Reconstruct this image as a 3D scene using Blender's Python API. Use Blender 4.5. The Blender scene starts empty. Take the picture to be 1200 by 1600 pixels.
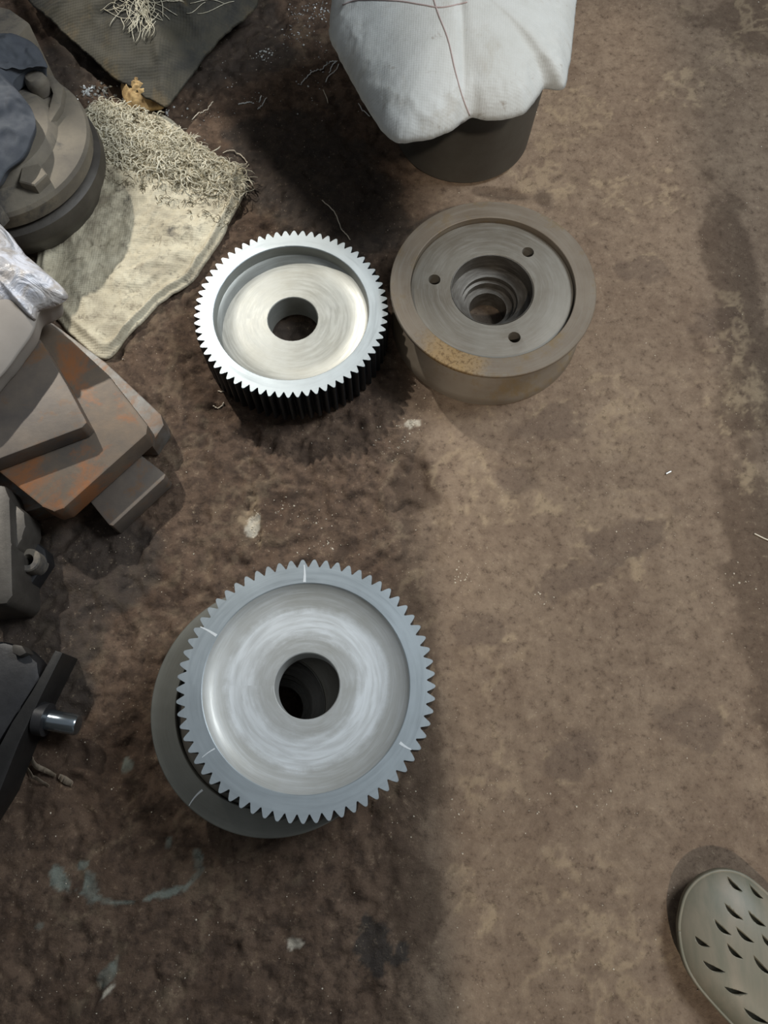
import bpy, bmesh, math, random
import numpy as np
from mathutils import Vector, Matrix
from math import sin, cos, pi, radians as R, hypot, atan2

random.seed(7); rng = np.random.RandomState(11)
S = bpy.context.scene
C = S.collection

# ------------------------------------------------------------------ camera
TH = R(19.0); F = 1200.0; H = 1.0
cd = bpy.data.cameras.new('camera'); cam = bpy.data.objects.new('camera', cd); C.objects.link(cam)
cd.sensor_fit = 'VERTICAL'; cd.sensor_height = 24.0; cd.lens = 24.0 * F / 1600.0; cd.clip_start = 0.01
cam.location = (0, 0, H); cam.rotation_euler = (TH, 0, 0)
S.camera = cam

# ------------------------------------------------------------------ light
S.view_settings.view_transform = 'Standard'; S.view_settings.look = 'None'
S.view_settings.gamma = 1.0; S.view_settings.use_curve_mapping = False
S.view_settings.exposure = 0.10
w = bpy.data.worlds.new('world'); S.world = w; w.use_nodes = True
wn = w.node_tree.nodes; wn['Background'].inputs[0].default_value = (0.86, 0.93, 1.0, 1); wn['Background'].inputs[1].default_value = 0.20

def lamp(name, kind, loc, target, energy, color, **kw):
    l = bpy.data.lights.new(name, kind); l.energy = energy; l.color = color
    for k, v in kw.items(): setattr(l, k, v)
    o = bpy.data.objects.new(name, l); C.objects.link(o); o.location = loc
    d = Vector(target) - Vector(loc); o.rotation_euler = d.to_track_quat('-Z', 'Y').to_euler(); return o
# daylight spot through the roof hole, upper left
lamp('roof_hole_light', 'SPOT', (-1.75, 3.0, 3.0), (-0.43, 0.73, 0), 530, (1.0, 0.95, 0.86), spot_size=R(18), spot_blend=0.75, shadow_soft_size=0.05)
# skylight overhead
lamp('skylight', 'AREA', (1.45, 0.95, 2.1), (-0.1, 0.1, 0), 42, (0.90, 0.96, 1.0), shape='RECTANGLE', size=0.9, size_y=0.7)
# low sun from behind the photographer, let in by the added slotted panel
lamp('low_sun', 'SUN', (0.2, -3, 2.6), (0.2 - 0.04, -3 + 1.0, 2.6 - 1.2), 1.3, (1.0, 0.87, 0.72), angle=R(2.0))

# ------------------------------------------------------------------ helpers
def G(px, py, h=0.0):
    vx = (px - 600) / F; vy = (800 - py) / F
    y = vy * cos(TH) + sin(TH); z = vy * sin(TH) - cos(TH)
    t = (H - h) / -z
    return (vx * t, y * t)
def G3(px, py, h=0.0):
    x, y = G(px, py, h); return Vector((x, y, h))

class VN:      # smooth value noise on numpy arrays
    def __init__(s, seed): s.g = np.random.RandomState(seed).rand(256, 256)
    def __call__(s, x, y):
        x = np.asarray(x, float); y = np.asarray(y, float)
        xi = np.floor(x).astype(int); yi = np.floor(y).astype(int); fx = x - xi; fy = y - yi
        fx = fx * fx * (3 - 2 * fx); fy = fy * fy * (3 - 2 * fy); g = s.g
        a = g[xi & 255, yi & 255]; b = g[(xi + 1) & 255, yi & 255]; c = g[xi & 255, (yi + 1) & 255]; d = g[(xi + 1) & 255, (yi + 1) & 255]
        return (a * (1 - fx) + b * fx) * (1 - fy) + (c * (1 - fx) + d * fx) * fy
_vn = [VN(i) for i in range(8)]
def fbm(x, y, f, o=4, seed=0, gain=0.5):
    s = 0; a = 1; t = 0
    for i in range(o):
        s = s + a * _vn[(seed + i) % 8](np.asarray(x) * f + 17.3 * i + 5.1 * seed + 90, np.asarray(y) * f + 9.7 * i + 3.3 * seed + 90); t += a; a *= gain; f *= 2.03
    return s / t
def sstep(a, b, x):
    t = np.clip((np.asarray(x) - a) / (b - a), 0, 1); return t * t * (3 - 2 * t)

def link(name, me, m=None, parent=None, smooth=False, auto=None):
    o = bpy.data.objects.new(name, me); C.objects.link(o)
    if m: me.materials.append(m)
    if parent:
        o.parent = parent; o.matrix_parent_inverse = Matrix.Translation(parent.location).inverted() if parent.get('_world') else Matrix()
    if smooth or auto is not None:
        me.polygons.foreach_set('use_smooth', [True] * len(me.polygons))
        if auto is not None:
            try: me.set_sharp_from_angle(angle=auto)
            except Exception: pass
    me.update(); return o
def mesh(name, vs, fs, m=None, parent=None, smooth=False, auto=None):
    me = bpy.data.meshes.new(name); me.from_pydata([tuple(v) for v in vs], [], fs); me.validate()
    bm = bmesh.new(); bm.from_mesh(me); bmesh.ops.recalc_face_normals(bm, faces=bm.faces); bm.to_mesh(me); bm.free()
    return link(name, me, m, parent, smooth, auto)
def tag(o, label=None, cat=None, group=None, kind=None):
    if label: o['label'] = label
    if cat: o['category'] = cat
    if group: o['group'] = group
    if kind: o['kind'] = kind
    return o
def thing(name, label, cat, loc=(0, 0, 0), group=None):
    o = bpy.data.objects.new(name, None); C.objects.link(o); o.location = loc; o.empty_display_size = 0.02
    return tag(o, label, cat, group)

def lathe(rings, n=96, closed=True, cx=0, cy=0):
    """rings: (radius or function of angle, z)"""
    vs = []; fs = []
    for r, z in rings:
        for k in range(n):
            a = 2 * pi * k / n; rr = r(k) if callable(r) else r
            vs.append((cx + rr * cos(a), cy + rr * sin(a), z))
    m = len(rings)
    for i in range(m if closed else m - 1):
        j = (i + 1) % m
        for k in range(n):
            l = (k + 1) % n; fs.append((i * n + k, i * n + l, j * n + l, j * n + k))
    return vs, fs
def solid_lathe(rings, n=64):
    vs, fs = lathe(rings, n, False)
    fs.append(tuple(range(n))[::-1]); b = (len(rings) - 1) * n; fs.append(tuple(range(b, b + n)))
    return vs, fs
def tube(pts, r, n=6, rfun=None):
    pts = [Vector(p) for p in pts]; vs = []; fs = []; up = Vector((0, 0, 1))
    for i, p in enumerate(pts):
        t = (pts[min(i + 1, len(pts) - 1)] - pts[max(i - 1, 0)]).normalized()
        s = t.cross(up)
        if s.length < 1e-3: s = t.cross(Vector((1, 0, 0)))
        s.normalize(); u = s.cross(t)
        rr = r * (rfun(i / (len(pts) - 1)) if rfun else 1)
        for k in range(n):
            a = 2 * pi * k / n; vs.append(p + s * cos(a) * rr + u * sin(a) * rr)
    for i in range(len(pts) - 1):
        for k in range(n):
            l = (k + 1) % n; fs.append((i * n + k, i * n + l, (i + 1) * n + l, (i + 1) * n + k))
    fs.append(tuple(range(n))[::-1]); b = (len(pts) - 1) * n; fs.append(tuple(range(b, b + n)))
    return vs, fs
def merge(lst):
    V = []; Fc = []
    for vs, fs in lst:
        b = len(V); V += list(vs); Fc += [tuple(i + b for i in f) for f in fs]
    return V, Fc
def prism(name, pts, z0, z1, m, parent=None, bevel=0.003, seg=2, jitter=0):
    bm = bmesh.new(); lo = [bm.verts.new((x, y, z0)) for x, y in pts]; hi = [bm.verts.new((x, y, z1)) for x, y in pts]
    n = len(pts); bm.faces.new(lo[::-1]); bm.faces.new(hi)
    for i in range(n): j = (i + 1) % n; bm.faces.new((lo[i], lo[j], hi[j], hi[i]))
    bmesh.ops.recalc_face_normals(bm, faces=bm.faces)
    if bevel: bmesh.ops.bevel(bm, geom=bm.edges[:], offset=bevel, segments=seg, affect='EDGES', profile=0.6)
    if jitter:
        bmesh.ops.triangulate(bm, faces=bm.faces); bmesh.ops.subdivide_edges(bm, edges=[e for e in bm.edges if e.calc_length() > 0.02], cuts=3, use_grid_fill=True)
    me = bpy.data.meshes.new(name); bm.to_mesh(me); bm.free()
    return link(name, me, m, parent, auto=R(40))
def catmull(pts, n):
    out = []; m = len(pts)
    for i in range(m):
        p0, p1, p2, p3 = [np.array(pts[(i + k) % m], float) for k in (-1, 0, 1, 2)]
        for j in range(n):
            t = j / n
            out.append(tuple(0.5 * (2 * p1 + (p2 - p0) * t + (2 * p0 - 5 * p1 + 4 * p2 - p3) * t * t + (3 * p1 - p0 - 3 * p2 + p3) * t ** 3)))
    return out
def catline(pts, n):
    pts = [2 * np.array(pts[0], float) - np.array(pts[1], float)] + [np.array(p, float) for p in pts] + [2 * np.array(pts[-1], float) - np.array(pts[-2], float)]
    out = []
    for i in range(1, len(pts) - 2):
        p0, p1, p2, p3 = pts[i - 1:i + 3]
        for j in range(n):
            t = j / n; out.append(0.5 * (2 * p1 + (p2 - p0) * t + (2 * p0 - 5 * p1 + 4 * p2 - p3) * t * t + (3 * p1 - p0 - 3 * p2 + p3) * t ** 3))
    out.append(pts[-2]); return out
def patch(name, outline, ztop, zbot, m, parent=None, nr=60, sub=10, centre=None, edge_noise=0, power=1.0, smooth=True):
    """solid cushion: outline in world xy, ztop/zbot functions of arrays (x, y, t)"""
    ol = np.array(catmull(outline, sub)); na = len(ol)
    c = np.array(centre) if centre is not None else ol.mean(axis=0)
    if edge_noise:
        k = np.arange(na); d = (fbm(ol[:, 0], ol[:, 1], 45, 4, 3) - 0.5) * 2 * edge_noise
        ol = ol + (ol - c) / np.linalg.norm(ol - c, axis=1)[:, None] * d[:, None]
    t = (np.arange(1, nr + 1) / nr) ** power
    P = c[None, None, :] + (ol - c)[None, :, :] * t[:, None, None]
    X = P[..., 0].ravel(); Y = P[..., 1].ravel(); T = np.repeat(t, na)
    zt = ztop(X, Y, T); zb = zbot(X, Y, T); zb[-na:] = zt[-na:] = 0.5 * (zt[-na:] + zb[-na:])
    c0t = float(ztop(np.array([c[0]]), np.array([c[1]]), np.array([0.0]))[0]); c0b = float(zbot(np.array([c[0]]), np.array([c[1]]), np.array([0.0]))[0])
    vs = [(c[0], c[1], c0t)] + list(zip(X, Y, zt)); fs = []
    for k in range(na): fs.append((0, 1 + k, 1 + (k + 1) % na))
    for i in range(nr - 1):
        for k in range(na):
            l = (k + 1) % na; fs.append((1 + i * na + k, 1 + (i + 1) * na + k, 1 + (i + 1) * na + l, 1 + i * na + l))
    b = len(vs); vs += [(c[0], c[1], c0b)] + list(zip(X[:-na], Y[:-na], zb[:-na])); base = b + 1
    for k in range(na): fs.append((b, base + (k + 1) % na, base + k))
    def idx(i, k): return base + i * na + k if i < nr - 1 else 1 + i * na + k
    for i in range(nr - 1):
        for k in range(na):
            l = (k + 1) % na; fs.append((idx(i, k), idx(i, l), idx(i + 1, l), idx(i + 1, k)))
    me = bpy.data.meshes.new(name); me.from_pydata([tuple(map(float, v)) for v in vs], [], fs)
    return link(name, me, m, parent, smooth=smooth)
def cut(o, cutters):
    """carve the cutter meshes out of o for good"""
    for c in cutters:
        md = o.modifiers.new('b', 'BOOLEAN'); md.operation = 'DIFFERENCE'; md.object = c; md.solver = 'EXACT'
        dg = bpy.context.evaluated_depsgraph_get(); me = bpy.data.meshes.new_from_object(o.evaluated_get(dg)); o.modifiers.clear()
        old = o.data; o.data = me; me.name = o.name
    for c in cutters: bpy.data.objects.remove(c)

# ------------------------------------------------------------------ materials
class N:
    def __init__(s, name):
        s.m = bpy.data.materials.new(name); s.m.use_nodes = True; s.t = s.m.node_tree; s.b = s.t.nodes['Principled BSDF']
    def n(s, typ, **kw):
        nd = s.t.nodes.new(typ)
        for k, v in kw.items():
            if k in ('op',): nd.operation = v
            elif hasattr(nd, k) and not k[0].isupper(): setattr(nd, k, v)
        return nd
    def l(s, a, b): s.t.links.new(a, b)
    def co(s): 
        if not hasattr(s, '_co'): s._co = s.n('ShaderNodeTexCoord').outputs['Object']
        return s._co
    def noise(s, scale, detail=6, rough=0.6, vec=None, dist=0):
        nd = s.n('ShaderNodeTexNoise'); nd.inputs['Scale'].default_value = scale; nd.inputs['Detail'].default_value = detail
        nd.inputs['Roughness'].default_value = rough; nd.inputs['Distortion'].default_value = dist; s.l(vec or s.co(), nd.inputs['Vector']); return nd.outputs['Fac']
    def vor(s, scale, feature='F1', vec=None):
        nd = s.n('ShaderNodeTexVoronoi'); nd.feature = feature; nd.inputs['Scale'].default_value = scale; s.l(vec or s.co(), nd.inputs['Vector']); return nd.outputs['Distance']
    def ramp(s, fac, stops):
        nd = s.n('ShaderNodeValToRGB'); e = nd.color_ramp.elements
        while len(e) < len(stops): e.new(0.5)
        for i, (p, c) in enumerate(stops):
            e[i].position = p; e[i].color = (c, c, c, 1) if isinstance(c, (int, float)) else (*c, 1)
        s.l(fac, nd.inputs[0]); return nd.outputs[0]
    def mix(s, fac, a, b, mode='MIX'):
        nd = s.n('ShaderNodeMix'); nd.data_type = 'RGBA'; nd.blend_type = mode
        for sock, v in ((nd.inputs[0], fac), (nd.inputs[6], a), (nd.inputs[7], b)):
            if isinstance(v, (int, float)): sock.default_value = v
            elif isinstance(v, tuple): sock.default_value = (*v, 1)
            else: s.l(v, sock)
        return nd.outputs[2]
    def math(s, op, a, b=0.0):
        nd = s.n('ShaderNodeMath'); nd.operation = op
        for sock, v in ((nd.inputs[0], a), (nd.inputs[1], b)):
            if isinstance(v, (int, float)): sock.default_value = v
            else: s.l(v, sock)
        return nd.outputs[0]
    def bump(s, h, dist, strength=1.0):
        nd = s.n('ShaderNodeBump'); nd.inputs['Distance'].default_value = dist; nd.inputs['Strength'].default_value = strength
        s.l(h, nd.inputs['Height'])
        if getattr(s, '_lb', None): s.l(s._lb, nd.inputs['Normal'])
        s._lb = nd.outputs[0]; s.l(s._lb, s.b.inputs['Normal'])
    def set(s, color=None, rough=None, metal=None, spec=None):
        for key, v in (('Base Color', color), ('Roughness', rough), ('Metallic', metal), ('Specular IOR Level', spec)):
            if v is None: continue
            if isinstance(v, (int, float)): s.b.inputs[key].default_value = v
            elif isinstance(v, tuple): s.b.inputs[key].default_value = (*v, 1)
            else: s.l(v, s.b.inputs[key])
        return s.m
def srgb(r, g, b):
    f = lambda c: (c / 255 / 12.92) if c / 255 <= 0.04045 else ((c / 255 + 0.055) / 1.055) ** 2.4
    return (f(r), f(g), f(b))

def polar(s):   # (radius, angle) vector for turned surfaces
    sp = s.n('ShaderNodeSeparateXYZ'); s.l(s.co(), sp.inputs[0])
    r = s.math('SQRT', s.math('ADD', s.math('MULTIPLY', sp.outputs[0], sp.outputs[0]), s.math('MULTIPLY', sp.outputs[1], sp.outputs[1])))
    a = s.math('ARCTAN2', sp.outputs[1], sp.outputs[0]); return r, a, sp
def m_turned(name, base, dark, light, metal, rough, ring=0.00004, arcs=True, stain=None, annulus=None, spot=None):
    s = N(name); r, a, sp = polar(s); r0_ = r
    r = s.math('ADD', r, s.math('MULTIPLY', sp.outputs[2], 0.8))
    cb = s.n('ShaderNodeCombineXYZ'); s.l(s.math('MULTIPLY', r, 260), cb.inputs[0]); s.l(s.math('MULTIPLY', a, 0.9), cb.inputs[1])
    fine = s.noise(3.0, 4, 0.6, cb.outputs[0]); 
    cb2 = s.n('ShaderNodeCombineXYZ'); s.l(s.math('MULTIPLY', r, 130), cb2.inputs[0]); s.l(s.math('MULTIPLY', a, 1.1), cb2.inputs[1])
    arc = s.noise(1.6, 5, 0.6, cb2.outputs[0], 0.4)
    big = s.noise(14, 4, 0.6)
    c = s.mix(s.ramp(big, [(0.35, 0.0), (0.68, 1.0)]), base, dark)
    if arcs: c = s.mix(s.ramp(arc, [(0.48, 0.0), (0.75, 0.6)]), c, light)
    c = s.mix(s.ramp(fine, [(0.3, 0.0), (0.8, 0.35)]), c, light)
    if stain:
        c = s.mix(s.ramp(s.noise(22, 6, 0.7), [(0.52, 0.0), (0.66, 0.8)]), c, stain)
    if annulus:
        rn = s.math('ADD', r0_, s.math('MULTIPLY', s.math('SUBTRACT', s.noise(16, 5, 0.7), 0.5), 0.028))
        c = s.mix(s.math('MULTIPLY', s.ramp(s.math('MULTIPLY', rn, 5), [(0.0, 0.0), (0.26, 0.0), (0.31, 1.0), (0.42, 1.0), (0.46, 0.0)]), s.ramp(arc, [(0.35, 0.45), (0.6, 0.9)])), c, annulus)
    if spot:
        vd = s.n('ShaderNodeVectorMath'); vd.operation = 'DISTANCE'; s.l(s.co(), vd.inputs[0]); vd.inputs[1].default_value = spot[0]
        dd = s.math('ADD', vd.outputs['Value'], s.math('MULTIPLY', s.math('SUBTRACT', s.noise(45, 6, 0.75), 0.5), 0.07))
        c = s.mix(s.ramp(s.math('MULTIPLY', dd, 5), [(0.0, 0.6), (spot[2] * 2.5, 0.5), (spot[2] * 5, 0.0)]), c, spot[1]); c = s.mix(s.math('MULTIPLY', s.ramp(s.math('MULTIPLY', dd, 5), [(spot[2] * 2, 1.0), (spot[2] * 6, 0.0)]), s.ramp(s.noise(260, 4, 0.7), [(0.5, 0.0), (0.6, 0.8)])), c, srgb(88, 66, 36))
    s.bump(fine, ring, 1.0); s.bump(s.noise(60, 5), 0.0002, 0.4)
    return s.set(c, s.ramp(arc, [(0.3, rough - 0.06), (0.7, rough + 0.14)]), metal)
M = {}
M['rim'] = m_turned('machined_steel', srgb(180, 189, 194), srgb(164, 172, 176), srgb(192, 201, 205), 0.6, 0.42, arcs=False, ring=0.00001)
M['web'] = m_turned('turned_steel', srgb(186, 187, 184), srgb(168, 167, 160), srgb(206, 209, 210), 0.2, 0.42, annulus=srgb(230, 234, 236))
M['web_grey'] = m_turned('turned_steel_grey', srgb(162, 164, 160), srgb(146, 146, 138), srgb(182, 184, 180), 0.5, 0.4)
M['tooth'] = N('dark_tooth_flank').set(srgb(70, 76, 82), 0.35, 0.85)  # darker steel for the upright sides of the teeth
M['pulley'] = m_turned('old_pulley_steel', srgb(118, 108, 95), srgb(102, 90, 76), srgb(128, 122, 112), 0.2, 0.55, ring=0.00003, stain=srgb(112, 94, 64), spot=((-0.062, -0.118, 0.09), srgb(146, 116, 62), 0.055))
M['hub'] = m_turned('hub_face_steel', srgb(118, 114, 105), srgb(100, 92, 80), srgb(140, 138, 132), 0.3, 0.5, ring=0.00003)
M['bore'] = m_turned('bored_steel', srgb(84, 80, 74), srgb(56, 52, 47), srgb(120, 118, 114), 0.5, 0.4, ring=0.00006)
M['ring'] = m_turned('weathered_flange_steel', srgb(132, 132, 124), srgb(114, 114, 106), srgb(144, 144, 138), 0.35, 0.45, arcs=False, ring=0.00002)
M['scratch'] = N('bright_scratch').set(srgb(236, 240, 242), 0.4, 0.2)

def m_simple(name, a, b, scale, rough, metal=0, bumpd=0.0006, bs=60, c=None, cs=12):
    s = N(name); col = s.mix(s.ramp(s.noise(scale, 6, 0.65), [(0.35, 0.0), (0.65, 1.0)]), a, b)
    if c: col = s.mix(s.ramp(s.noise(cs, 6, 0.7, dist=0.4), [(0.52, 0.0), (0.64, 0.9)]), col, c)
    s.bump(s.noise(bs, 8, 0.65), bumpd, 0.8)
    return s.set(col, rough, metal)
M['rusty'] = m_simple('rusty_plate_steel', srgb(92, 86, 80), srgb(120, 104, 88), 13, 0.55, 0.25, 0.0004, 80, srgb(146, 96, 60), 11)
M['rusty2'] = m_simple('dull_rusty_steel', srgb(92, 86, 82), srgb(116, 106, 96), 13, 0.55, 0.25, 0.0004, 80, srgb(122, 92, 66), 14)
M['edge'] = m_simple('burnished_edge_steel', srgb(128, 128, 126), srgb(100, 90, 80), 25, 0.5, 0.35, 0.0004, 80, srgb(120, 90, 66), 18)
M['cast'] = m_simple('dusty_cast_iron', srgb(130, 122, 108), srgb(104, 98, 90), 14, 0.75, 0.1, 0.0012, 60, srgb(74, 72, 72), 12)
M['scrap'] = m_simple('pale_scrap', srgb(170, 156, 138), srgb(140, 126, 110), 60, 0.6)
M['dark_iron'] = m_simple('oily_black_iron', srgb(58, 58, 60), srgb(42, 42, 44), 20, 0.45, 0.4, 0.0006, 60)
M['black_iron'] = m_simple('black_iron', srgb(44, 43, 42), srgb(32, 31, 31), 20, 0.5, 0.3, 0.0006, 60)
M['grey_iron'] = m_simple('greasy_shaded_grey_iron', srgb(84, 80, 75), srgb(66, 62, 58), 22, 0.5, 0.3, 0.0006, 60)
M['bucket'] = m_simple('dull_bucket_metal', srgb(84, 82, 76), srgb(74, 70, 64), 14, 0.6, 0.25, 0.0003, 50)
M['polished'] = N('polished_shaft_steel').set(srgb(150, 160, 168), 0.22, 0.95)
M['swarf'] = N('bright_swarf').set(srgb(225, 228, 228), 0.3, 0.55)
M['pale_chip'] = N('pale_chip').set(srgb(214, 204, 186), 0.6, 0.1)
M['straw'] = m_simple('pale_straw', srgb(232, 226, 206), srgb(196, 188, 164), 40, 0.7)
M['straw_dark'] = m_simple('brown_fibre', srgb(120, 110, 84), srgb(84, 76, 56), 60, 0.8)
M['string'] = N('red_brown_string').set(srgb(168, 152, 150), 0.8)
M['rag'] = m_simple('grey_blue_rag', srgb(84, 88, 94), srgb(70, 74, 82), 30, 0.95, 0, 0.0006, 120)
M['ochre'] = m_simple('ochre_clump', srgb(206, 176, 124), srgb(140, 112, 74), 70, 0.9, 0, 0.002, 90)

def m_weave(name, a, b, scale, stains, freq=900, rough=0.75, d=0.00025, lo=0.5, hi=0.66):
    s = N(name); col = s.mix(s.ramp(s.noise(scale, 8, 0.7), [(0.35, 0.0), (0.65, 1.0)]), a, b)
    for (c, sc, l_, h_) in stains: col = s.mix(s.ramp(s.noise(sc, 8, 0.72, dist=0.5), [(l_, 0.0), (h_, 0.85)]), col, c)
    sp = s.n('ShaderNodeSeparateXYZ'); s.l(s.co(), sp.inputs[0])
    k = s.math('MULTIPLY', s.math('SINE', s.math('MULTIPLY', s.math('ADD', sp.outputs[0], s.math('MULTIPLY', sp.outputs[1], 0.9)), freq)), s.math('SINE', s.math('MULTIPLY', s.math('SUBTRACT', sp.outputs[1], s.math('MULTIPLY', sp.outputs[0], 0.9)), freq)))
    s.bump(k, d, 0.6); s.bump(s.noise(35, 8, 0.65), 0.003, 0.5)
    return s.set(col, rough, 0)
M['sack'] = m_weave('dirty_woven_sack', srgb(216, 208, 184), srgb(180, 170, 146), 16, [(srgb(140, 130, 112), 10, 0.50, 0.66), (srgb(118, 108, 92), 55, 0.55, 0.68), (srgb(70, 66, 62), 26, 0.58, 0.70), (srgb(50, 48, 46), 110, 0.64, 0.72)])
M['white_sack'] = m_weave('white_woven_sack', srgb(190, 193, 192), srgb(176, 178, 175), 9, [(srgb(160, 156, 146), 11, 0.54, 0.74), (srgb(128, 118, 106), 45, 0.62, 0.74)], freq=1100, d=0.00012)
M['tarp'] = m_weave('dark_brown_tarpaulin', srgb(66, 62, 50), srgb(48, 48, 42), 9, [(srgb(104, 88, 60), 12, 0.54, 0.72), (srgb(28, 29, 29), 9, 0.48, 0.62)], freq=700)
def m_plastic():
    s = N('crinkled_white_plastic'); c = s.mix(s.ramp(s.noise(24, 6, 0.6, dist=1.0), [(0.45, 0.0), (0.6, 1.0)]), srgb(222, 224, 234), srgb(180, 174, 170))
    s.bump(s.noise(26, 5, 0.5, dist=1.5), 0.012, 0.8); s.b.inputs['Coat Weight'].default_value = 0.3
    return s.set(c, 0.3, 0)
M['plastic'] = m_plastic()
M['grey_cloth'] = m_simple('smooth_grey_wrap', srgb(160, 152, 144), srgb(148, 140, 132), 10, 0.7, 0, 0.0003, 40)
def m_clog():
    s = N('grey_green_rubber'); mp = s.n('ShaderNodeMapping'); s.l(s.co(), mp.inputs[0]); mp.inputs['Rotation'].default_value = (0, 0, R(45)); mp.inputs['Scale'].default_value = (1, 0.22, 1)
    c = s.mix(s.ramp(s.noise(45, 5, 0.6, mp.outputs[0], 0.3), [(0.38, 0.0), (0.66, 1.0)]), srgb(104, 104, 90), srgb(126, 119, 104))
    s.bump(s.noise(90, 4), 0.0002, 0.5); return s.set(c, 0.5, 0)
M['clog'] = m_clog()
M['slot'] = N('dark_slot').set(srgb(34, 34, 28), 0.8)

# ------------------------------------------------------------------ floor
X0, X1, Y0, Y1 = -1.05, 1.05, -0.42, 1.62
NX, NY = 640, 620
gx, gy = np.meshgrid(np.linspace(X0, X1, NX), np.linspace(Y0, Y1, NY))
wx = gx + 0.03 * (fbm(gx, gy, 8, 3, 1) - 0.5); wy = gy + 0.03 * (fbm(gx, gy, 8, 3, 2) - 0.5)
sx = G(690, 800)[0]
rough_side = 1 - sstep(-0.02, 0.10, wx + 0.06 * (fbm(gx, gy, 5, 4, 5) - 0.5))      # crumbly soil left, trodden right
hz = (fbm(wx, wy, 9, 5, 0) - 0.55) * 0.010
rid = 1 - np.abs(fbm(wx, wy, 22, 5, 4, 0.6) * 2 - 1)
hz = hz + rough_side * ((rid - 0.85) * 0.018 + (fbm(wx, wy, 60, 4, 3) - 0.5) * 0.010)
def blobs(pts, X=gx, Y=gy, nz=0.35, seed=2, f=40):
    """mask of soft irregular stains; pts: px, py, rx, ry (pixels) and angle"""
    out = np.zeros_like(X)
    for px, py, rx, ry, an in pts:
        cx, cy = G(px, py); e = 0.001
        s = 1.0 / hypot(G(px + 1, py)[0] - cx, 0); 
        dx = (X - cx) * s; dy = (Y - cy) * s; a = R(an)
        u = (dx * cos(a) + dy * sin(a)) / rx; v = (-dx * sin(a) + dy * cos(a)) / ry
        d = np.sqrt(u * u + v * v) + (fbm(X, Y, f, 5, seed, 0.6) - 0.5) * 2 * nz * 1.6
        out = np.maximum(out, 1 - sstep(0.75, 1.05, d))
    return out
# shallow dip in the soil below the far gear and the broken ridge beside it
dip = blobs([(560, 800, 150, 140, 0), (470, 690, 120, 70, 0)], nz=0.25, seed=1, f=18); hz = hz - dip * 0.007
crack = blobs([(395, 810, 12, 70, 8), (655, 740, 14, 55, 0), (640, 790, 26, 14, 0), (395, 690, 26, 30, 0)], nz=0.7, seed=6, f=50); hz = hz - crack * 0.006
pits = blobs([(805, 745, 34, 28, 20), (1000, 830, 62, 30, 35), (960, 850, 40, 28, 0), (790, 300, 50, 9, -8)], nz=0.4, seed=3, f=30); hz = hz - pits * 0.0025
hz = np.minimum(hz - 0.0012, 0.0)
light = blobs([(800, 765, 80, 42, -15), (915, 800, 90, 30, -20), (980, 870, 60, 14, -40), (960, 300, 90, 40, 0), (885, 170, 60, 60, 0), (1090, 140, 60, 40, 10),
    (745, 800, 60, 20, 0), (1000, 900, 80, 20, -30), (850, 300, 50, 30, 0), (390, 810, 20, 40, 0), (640, 665, 18, 10, 0), (730, 1400, 26, 40, 30), (760, 1430, 30, 16, -30), (930, 1440, 40, 30, -35),
    (940, 1500, 60, 16, 0), (1150, 620, 50, 60, 0), (1185, 750, 30, 30, 0)], nz=0.9, seed=2, f=55)
pits2 = blobs([(805, 745, 36, 30, 20), (1000, 835, 64, 30, 35), (955, 850, 42, 26, 0), (1110, 500, 46, 34, 0), (890, 905, 60, 30, 20), (850, 310, 16, 22, 20), (760, 980, 50, 30, 10), (1010, 420, 50, 26, 0), (860, 660, 60, 40, 0), (900, 1180, 60, 40, 20), (1080, 1130, 60, 50, 0)], nz=0.5, seed=3, f=26)
vein = 1 - np.abs(fbm(wx, wy, 13, 5, 5, 0.62) * 2 - 1)
veins = sstep(0.90, 0.985, vein) * sstep(0.42, 0.6, fbm(gx, gy, 6, 3, 6))
light = np.clip(light, 0, 1) * (0.10 + 0.9 * sstep(0.46, 0.66, fbm(gx, gy, 48, 5, 7, 0.65))) * (1 - pits) * 0.75
light = np.maximum(light, 0.8 * 4 * pits2 * (1 - pits2) * sstep(0.45, 0.65, fbm(gx, gy, 20, 4, 1)) * sstep(0.4, 0.7, fbm(gx, gy, 90, 3, 2)))
light = np.maximum(light, 0.55 * veins * (1 - 0.6 * rough_side))
chalk = blobs([(640, 664, 13, 9, 0), (458, 1474, 13, 8, -10), (163, 1552, 8, 14, -35), (395, 822, 9, 14, 0)], nz=0.9, seed=5, f=90)
teal = blobs([(95, 1378, 24, 14, -52), (140, 1385, 13, 26, 10), (128, 1352, 9, 7, 0), (262, 1317, 8, 10, 0), (195, 1195, 9, 13, 0), (308, 1350, 8, 24, 12), (298, 1378, 26, 6, 48), (270, 1394, 22, 7, 20),
    (150, 1402, 42, 5, -16), (190, 1411, 26, 4, 2), (240, 1400, 20, 4, 25), (60, 1448, 6, 6, 0), (170, 1520, 12, 26, -35)], nz=0.35, seed=4, f=70) * (0.55 + 0.45 * sstep(0.35, 0.6, fbm(gx, gy, 50, 3, 1)))
oil_and_shade = blobs([(592, 1472, 34, 42, 0), (590, 1510, 14, 30, 0), (565, 1480, 14, 14, 0), (625, 1485, 12, 14, 0)], nz=0.75, seed=6, f=45)
oil_and_shade = np.maximum(oil_and_shade, 0.8 * blobs([(470, 250, 130, 120, 0), (370, 60, 90, 120, -20), (560, 340, 80, 70, 0), (100, 900, 160, 90, 20), (60, 1010, 120, 60, 0), (120, 90, 80, 70, 30), (300, 80, 160, 90, 0), (520, 320, 110, 90, 20), (752, 520, 75, 65, 0), (752, 520, 40, 40, 0), (462, 545, 80, 60, 0), (110, 1085, 50, 50, 0)], nz=0.35, seed=2, f=14))  # these blobs paint in shade by tarpaulin, bucket, left castings and inside bores
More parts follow.
